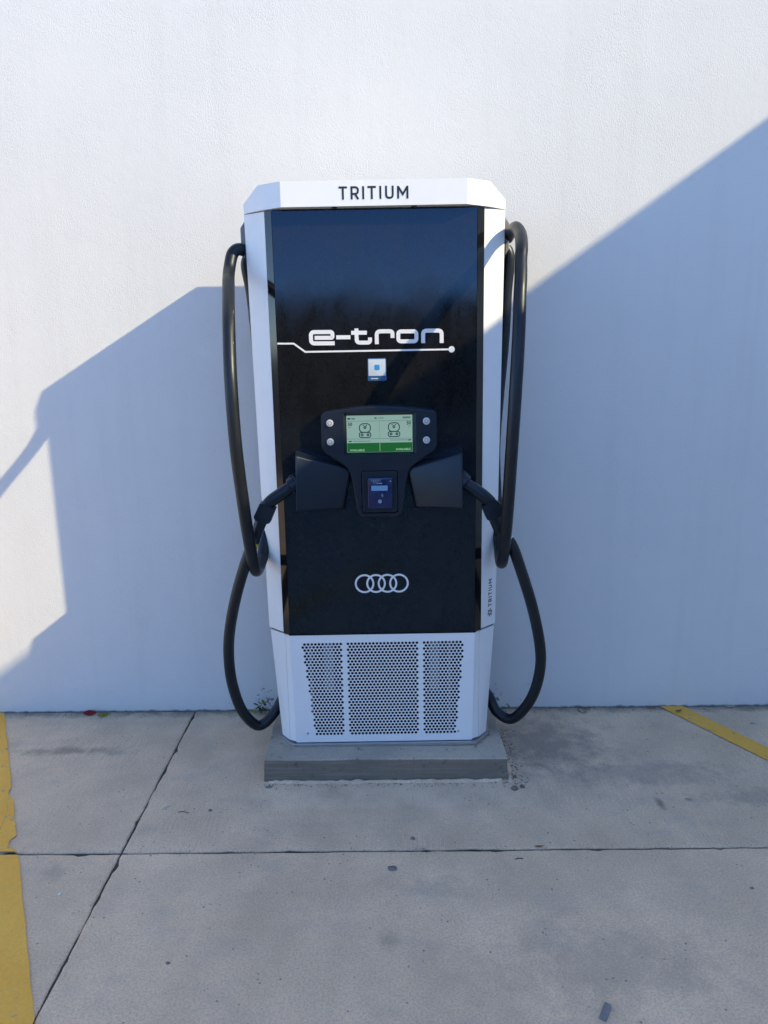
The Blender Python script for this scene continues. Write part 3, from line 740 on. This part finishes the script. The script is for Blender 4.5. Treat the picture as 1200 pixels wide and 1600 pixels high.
# ------------------------------------------------------------------ charging cables
def cable(label, loop, low, plug, blk, tail, side):
    root = empty('charging_cable', loop[0]); tag(root, label, 'cable', 'charging cables'); off = tuple(loop[0])
    R = 0.0203
    C = catmull(loop, 10); bmobj('cable_loop', bm_tube(C, R, 22), M['rubber'], root, smooth=True, off=off)
    bmobj('cable_tail', bm_tube(catmull(low, 10), R*0.98, 22), M['rubber'], root, smooth=True, off=off)
    P = catmull(plug, 6); n = len(P)
    rr = [0.026 if i < 2 else (0.023 if i < 4 else 0.0205+0.002*i/n) for i in range(n)]
    con_ = bmobj('connector', bm_tube(P, rr, 22, 2.6), M['plastic2'], root, smooth=True, off=off)
    d = (Vector(plug[1])-Vector(plug[0])).normalized()
    bmobj('connector_collar', bm_tube([Vector(plug[0])+d*0.012, Vector(plug[0])+d*0.030, Vector(plug[0])+d*0.034], [0.030, 0.030, 0.024], 24), M['plastic'], con_, off=off, angle=35)
    lt = Vector(plug[0])+d*0.02+Vector((0, 0, 0.030))
    bmobj('latch', bm_tube([lt-d*0.012, lt+d*0.008, lt+d*0.024+Vector((0, 0, -0.012))], [0.008, 0.009, 0.006], 10, 3), M['plastic'], con_, smooth=True, off=off)
    yb = blk[0][1]
    b = bm_loft([[(p_[0], yb+0.024, p_[2]) for p_ in blk], [(p_[0], yb-0.024, p_[2]) for p_ in blk]]); bevel(b, 0.006, 3, 15)
    bk = bmobj('connector_elbow', b, M['plastic'], con_, off=off, angle=35)
    for f in ((0.25), (0.65)):
        q = Vector(blk[0]).lerp(Vector(blk[1]), f); q = q.lerp(sum((Vector(z_) for z_ in blk), Vector())/len(blk), 0.25)
        bmobj('screw', bm_front(circle(q.x, q.z, 0.0028, 10), yb-0.0246, yb-0.02), M['dark'], con_, off=off)
    T = catmull(tail, 6); rt_ = [0.0215-0.0030*i/len(T) for i in range(len(T))]
    bmobj('strain_relief', bm_tube(T, rt_, 22, 2.3), M['plastic2'], con_, smooth=True, off=off)
    L = catmull(low, 10)
    for i0, i1, mt_ in ((11, 13, M['yellow_band']), (14, 15, M['print_white'])) if side > 0 else ((7, 10, M['yellow_band']),):
        seg = L[i0:i1+1]; bmobj('label_band', bm_tube(seg, R*1.03, 22), mt_, root, smooth=True, off=off)
    return root
LLOOP = [(-0.461,-0.340,1.873), (-0.474,-0.365,1.880), (-0.491,-0.380,1.881), (-0.507,-0.392,1.863), (-0.515,-0.415,1.814), (-0.512,-0.452,1.782), (-0.505,-0.496,1.754), (-0.491,-0.585,1.679), (-0.481,-0.650,1.597), (-0.471,-0.710,1.441), (-0.465,-0.710,1.242), (-0.457,-0.660,1.025), (-0.454,-0.610,0.904), (-0.453,-0.550,0.809), (-0.451,-0.500,0.779), (-0.446,-0.440,0.795), (-0.442,-0.400,0.832), (-0.431,-0.350,0.985), (-0.432,-0.320,1.241), (-0.445,-0.310,1.516), (-0.457,-0.320,1.726), (-0.470,-0.332,1.835), (-0.450,-0.335,1.868)]
RLOOP = [(0.434,-0.345,1.914), (0.440,-0.390,1.929), (0.445,-0.450,1.932), (0.450,-0.510,1.903), (0.445,-0.568,1.858), (0.438,-0.600,1.812), (0.433,-0.635,1.758), (0.427,-0.663,1.702), (0.420,-0.700,1.588), (0.411,-0.725,1.433), (0.404,-0.720,1.235), (0.403,-0.670,1.019), (0.405,-0.620,0.909), (0.409,-0.550,0.821), (0.414,-0.480,0.802), (0.417,-0.420,0.848), (0.414,-0.360,0.978), (0.408,-0.325,1.186), (0.419,-0.315,1.371), (0.433,-0.320,1.575), (0.437,-0.325,1.729), (0.444,-0.330,1.845), (0.430,-0.330,1.885)]
LLOW = [(-0.443,-0.555,0.918), (-0.456,-0.555,0.884), (-0.487,-0.545,0.808), (-0.529,-0.520,0.684), (-0.562,-0.490,0.553), (-0.576,-0.465,0.445), (-0.574,-0.440,0.325), (-0.553,-0.400,0.202), (-0.512,-0.370,0.125), (-0.479,-0.350,0.115), (-0.435,-0.330,0.156), (-0.397,-0.310,0.219), (-0.350,-0.300,0.268)]
RLOW = [(0.395,-0.555,0.928), (0.415,-0.555,0.909), (0.440,-0.555,0.877), (0.470,-0.550,0.800), (0.525,-0.520,0.638), (0.565,-0.480,0.477), (0.573,-0.450,0.364), (0.555,-0.420,0.253), (0.515,-0.385,0.165), (0.478,-0.360,0.131), (0.432,-0.330,0.152), (0.401,-0.310,0.211), (0.345,-0.300,0.274)]
LPLUG = [(-0.291,-0.545,1.104), (-0.315,-0.548,1.089), (-0.348,-0.552,1.066), (-0.381,-0.556,1.043), (-0.399,-0.556,1.023)]
RPLUG = [(0.254,-0.545,1.114), (0.277,-0.548,1.095), (0.310,-0.552,1.073), (0.342,-0.556,1.049), (0.362,-0.556,1.029)]
LBLK = [(-0.419,-0.556,1.038), (-0.442,-0.556,0.991), (-0.438,-0.556,0.979), (-0.403,-0.556,0.964), (-0.388,-0.556,0.969), (-0.368,-0.556,1.017)]
RBLK = [(0.377,-0.556,1.042), (0.396,-0.556,1.026), (0.400,-0.556,0.986), (0.364,-0.556,0.969), (0.350,-0.556,0.973), (0.332,-0.556,1.017)]
LTAIL = [(-0.414,-0.556,0.985), (-0.428,-0.556,0.954), (-0.445,-0.555,0.912)]
RTAIL = [(0.372,-0.556,0.991), (0.383,-0.556,0.962), (0.399,-0.555,0.924)]
cable('thick black cable looping from the left side of the charger', LLOOP, LLOW, LPLUG, LBLK, LTAIL, -1)
cable('thick black cable looping from the right side of the charger', RLOOP, RLOW, RPLUG, RBLK, RTAIL, 1)

# ------------------------------------------------------------------ litter and small things
def leaf(name, label, cat, loc, ln, wd, rot, curl, mat, group=None, tilt=(0, 0)):
    bm = bmesh.new(); n = 8; rows = []
    for i in range(n+1):
        t = i/n; wl_ = wd*math.sin(math.pi*min(1, t*0.97+0.03))**0.75*(1-0.25*t)
        zc = 0.002 + curl*ln*(abs(t-0.5)*1.4)**2
        rows.append([bm.verts.new((ln*(t-0.5), q*wl_/2, zc + curl*abs(q)*wl_*0.55)) for q in (-1, -0.5, 0, 0.5, 1)])
    for a, b in zip(rows[:-1], rows[1:]):
        for j in range(4): bm.faces.new((a[j], a[j+1], b[j+1], b[j]))
    r = bmesh.ops.solidify(bm, geom=bm.faces[:], thickness=-0.0006)
    o = bmobj(name, bm, mat, smooth=True); o.location = loc; o.rotation_euler = (tilt[0], tilt[1], rot); tag(o, label, cat, group); return o
def stone(name, label, cat, loc, sx, sy, sz, mat, seed, rot=0, group=None):
    bm = bmesh.new(); bmesh.ops.create_icosphere(bm, subdivisions=2, radius=1)
    for v in bm.verts:
        d = 1 + 0.35*noise.noise(v.co*1.4+Vector((seed, 0, 0)))
        v.co = Vector((v.co.x*sx*d, v.co.y*sy*d, max(v.co.z, -0.55)*sz*d))
    o = bmobj(name, bm, mat, smooth=True); o.location = (loc[0], loc[1], loc[2]+0.5*sz); o.rotation_euler = (0, 0, rot); tag(o, label, cat, group); return o
def stick(name, label, cat, loc, ln, r, rot, mat, bend=0.1):
    P = [(-ln/2, 0, r), (-ln/5, ln*bend, r*1.2), (ln/5, ln*bend*0.6, r), (ln/2, -ln*bend*0.5, r)]
    o = bmobj(name, bm_tube(catmull(P, 4), r, 7), mat, smooth=True); o.location = loc; o.rotation_euler = (0, 0, rot); tag(o, label, cat); return o
leaf('fallen_leaf', 'bright red fallen leaf at the wall foot on the left', 'leaf', (-1.285, -0.030, 0.010), 0.058, 0.028, 0.15, 0.10, M['red_leaf'], tilt=(0.7, 0.05))
leaf('fallen_leaf', 'curled lime green leaf beside the red leaf', 'leaf', (-1.220, -0.046, 0.007), 0.054, 0.020, 0.45, 0.18, M['lime_leaf'], tilt=(0.6, 0))
leaf('fallen_leaf', 'cream pale leaf at the wall foot right of the cable', 'leaf', (0.852, -0.048, 0.002), 0.044, 0.024, -0.9, 0.12, M['pale_leaf'])
leaf('fallen_leaf', 'small tan leaf against the wall above the cream leaf', 'leaf', (0.880, -0.014, 0.002), 0.036, 0.014, 0.1, 0.3, M['tan_leaf'])
leaf('fallen_leaf', 'brown leaf lying on the start of the right yellow line', 'leaf', (1.262, -0.060, 0.005), 0.034, 0.018, 0.4, 0.3, M['tan_leaf'])
leaf('fallen_leaf', 'dry tan leaf at the wall just left of the right yellow line', 'leaf', (1.165, -0.016, 0.002), 0.040, 0.014, 0.0, 0.3, M['tan_leaf'])
leaf('fallen_leaf', 'pale dry leaf at the wall foot near the right edge', 'leaf', (1.500, -0.016, 0.002), 0.05, 0.014, 0.0, 0.25, M['pale_leaf'])
leaf('paper_scrap', 'little white scrap right of the yellow line', 'scrap', (1.535, -0.165, 0.001), 0.028, 0.018, 0.5, 0.2, M['pale_stone'])
leaf('paper_scrap', 'cream scrap on the concrete below the right yellow line', 'scrap', (1.048, -0.717, 0.001), 0.022, 0.013, 0.1, 0.2, M['pale_leaf'])
leaf('paper_scrap', 'pale orange scrap caught in the floor joint', 'scrap', (0.480, -0.968, 0.001), 0.032, 0.010, 0.05, 0.15, M['orange'])
stick('straw', 'pale straw on the concrete left of the plinth', 'straw', (-0.760, -0.733, 0), 0.036, 0.0018, 0.75, M['straw'])
stick('twig', 'thin dark twig lying beside the pale straw', 'twig', (-0.694, -0.764, 0), 0.040, 0.0012, -0.1, M['twig'])
stick('twig', 'short dark twig just below the floor joint, right of centre', 'twig', (0.406, -1.026, 0), 0.024, 0.0014, 0.15, M['twig'])
stone('pebble', 'dark pebble right of the straw and twig', 'pebble', (-0.606, -0.754, 0), 0.007, 0.005, 0.004, M['stone'], 1)
stone('pebble', 'small round pebble just above the floor joint below the plinth', 'pebble', (0.082, -0.921, 0), 0.0075, 0.006, 0.005, M['stone'], 2)
stone('pebble', 'tiny white chip near the left yellow line', 'pebble', (-0.952, -1.165, 0), 0.005, 0.005, 0.003, M['pale_stone'], 4)
stone('gum_spot', 'flat dark gum spot on the concrete below the joint', 'gum', (0.015, -1.064, 0), 0.016, 0.013, 0.0018, M['gum'], 3)
stone('pebble', 'tiny dark pebble near the lower left of the bare slab', 'pebble', (-0.567, -1.426, 0), 0.006, 0.004, 0.003, M['stone'], 6)
stone('pebble', 'tiny dark pebble near the right edge of the lower slab', 'pebble', (1.057, -1.167, 0), 0.006, 0.004, 0.003, M['stone'], 7)
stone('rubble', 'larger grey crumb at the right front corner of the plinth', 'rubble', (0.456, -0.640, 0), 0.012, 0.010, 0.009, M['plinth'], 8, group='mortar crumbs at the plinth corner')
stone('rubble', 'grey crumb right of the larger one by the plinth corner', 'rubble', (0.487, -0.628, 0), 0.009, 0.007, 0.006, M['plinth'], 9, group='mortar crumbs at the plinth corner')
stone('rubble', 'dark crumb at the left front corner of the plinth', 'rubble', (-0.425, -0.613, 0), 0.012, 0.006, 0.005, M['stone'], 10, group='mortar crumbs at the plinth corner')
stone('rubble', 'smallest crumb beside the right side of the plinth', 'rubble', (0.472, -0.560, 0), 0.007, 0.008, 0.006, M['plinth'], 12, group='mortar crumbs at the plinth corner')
# flat grey scrap at the bottom edge
b = bm_plan(rounded([(-0.026, -0.008), (0.024, -0.009), (0.027, 0.007), (-0.024, 0.009)], 0.004, 3), 0.0005, 0.006, 0.0015)
o = bmobj('flat_scrap', b, M['slate']); o.location = (0.511, -1.590, 0); o.rotation_euler = (0, 0, 1.05); tag(o, 'flat grey oblong scrap at the bottom edge right of centre', 'scrap')
# weed at the wall foot
wd = empty('weed', (-0.545, -0.03, 0)); tag(wd, 'small yellowing weed at the wall foot behind the left cable', 'weed')
random.seed(3)
for i in range(3):
    a = random.uniform(-0.4, 0.4); bmobj('stem', bm_tube(catmull([(0.006*i-0.006, 0, 0), (a*0.02, -0.006, 0.02), (a*0.05, -0.01, 0.045)], 4), 0.0011, 6), M['green_leaf'], wd, smooth=True)
for i in range(12):
    lf = leaf('leaf', None, None, (random.uniform(-0.022, 0.022), -0.008+random.uniform(-0.012, 0.006), random.uniform(0.012, 0.052)), random.uniform(0.024, 0.038), random.uniform(0.013, 0.019), random.uniform(0, 6.28), 0.4, M['lime_leaf'] if i % 3 == 0 else M['green_leaf'], tilt=(random.uniform(-0.9, 0.9), random.uniform(-0.9, 0.9)))
    lf.parent = wd

# loose grit along the wall foot, round the plinth and in the joints: too fine to count
random.seed(21); V = []; F = []
def speck(x, y, z, r):
    n = len(V); a = random.uniform(0, 6.28); q = [random.uniform(0.6, 1.3) for _ in range(6)]
    for i in range(4): V.append((x+r*q[i]*math.cos(a+i*1.57), y+r*q[i]*math.sin(a+i*1.57), z+r*0.3))
    V.append((x, y, z+r*q[4]*0.9)); V.append((x, y, z-0.0002))
    for i in range(4): j = (i+1) % 4; F.append((n+i, n+j, n+4)); F.append((n+j, n+i, n+5))
for _ in range(420): speck(random.uniform(-1.8, 1.9), -abs(random.gauss(0, 0.022))-0.002, 0, random.uniform(0.0010, 0.0042))
for _ in range(170): speck(random.uniform(-1.3, 1.3), JY+random.gauss(0, 0.012), 0, random.uniform(0.0008, 0.0028))
for _ in range(120): speck(JX+random.gauss(0, 0.009), random.uniform(-2.0, -0.05), 0, random.uniform(0.0008, 0.0026))
for _ in range(200): speck(random.uniform(-0.47, 0.50), -0.592-abs(random.gauss(0, 0.018)), 0, random.uniform(0.0010, 0.0038))
for _ in range(160): speck(0.462+abs(random.gauss(0, 0.03)), random.uniform(-0.62, -0.2), 0, random.uniform(0.0012, 0.0045))
for _ in range(260): speck(random.uniform(-1.3, 1.4), random.uniform(-1.7, -0.05), 0, random.uniform(0.0007, 0.0020))
gr = mesh('grit', V, F, M['stone']); tag(gr, 'fine grey grit along the wall foot and floor joints', 'grit', kind='stuff')
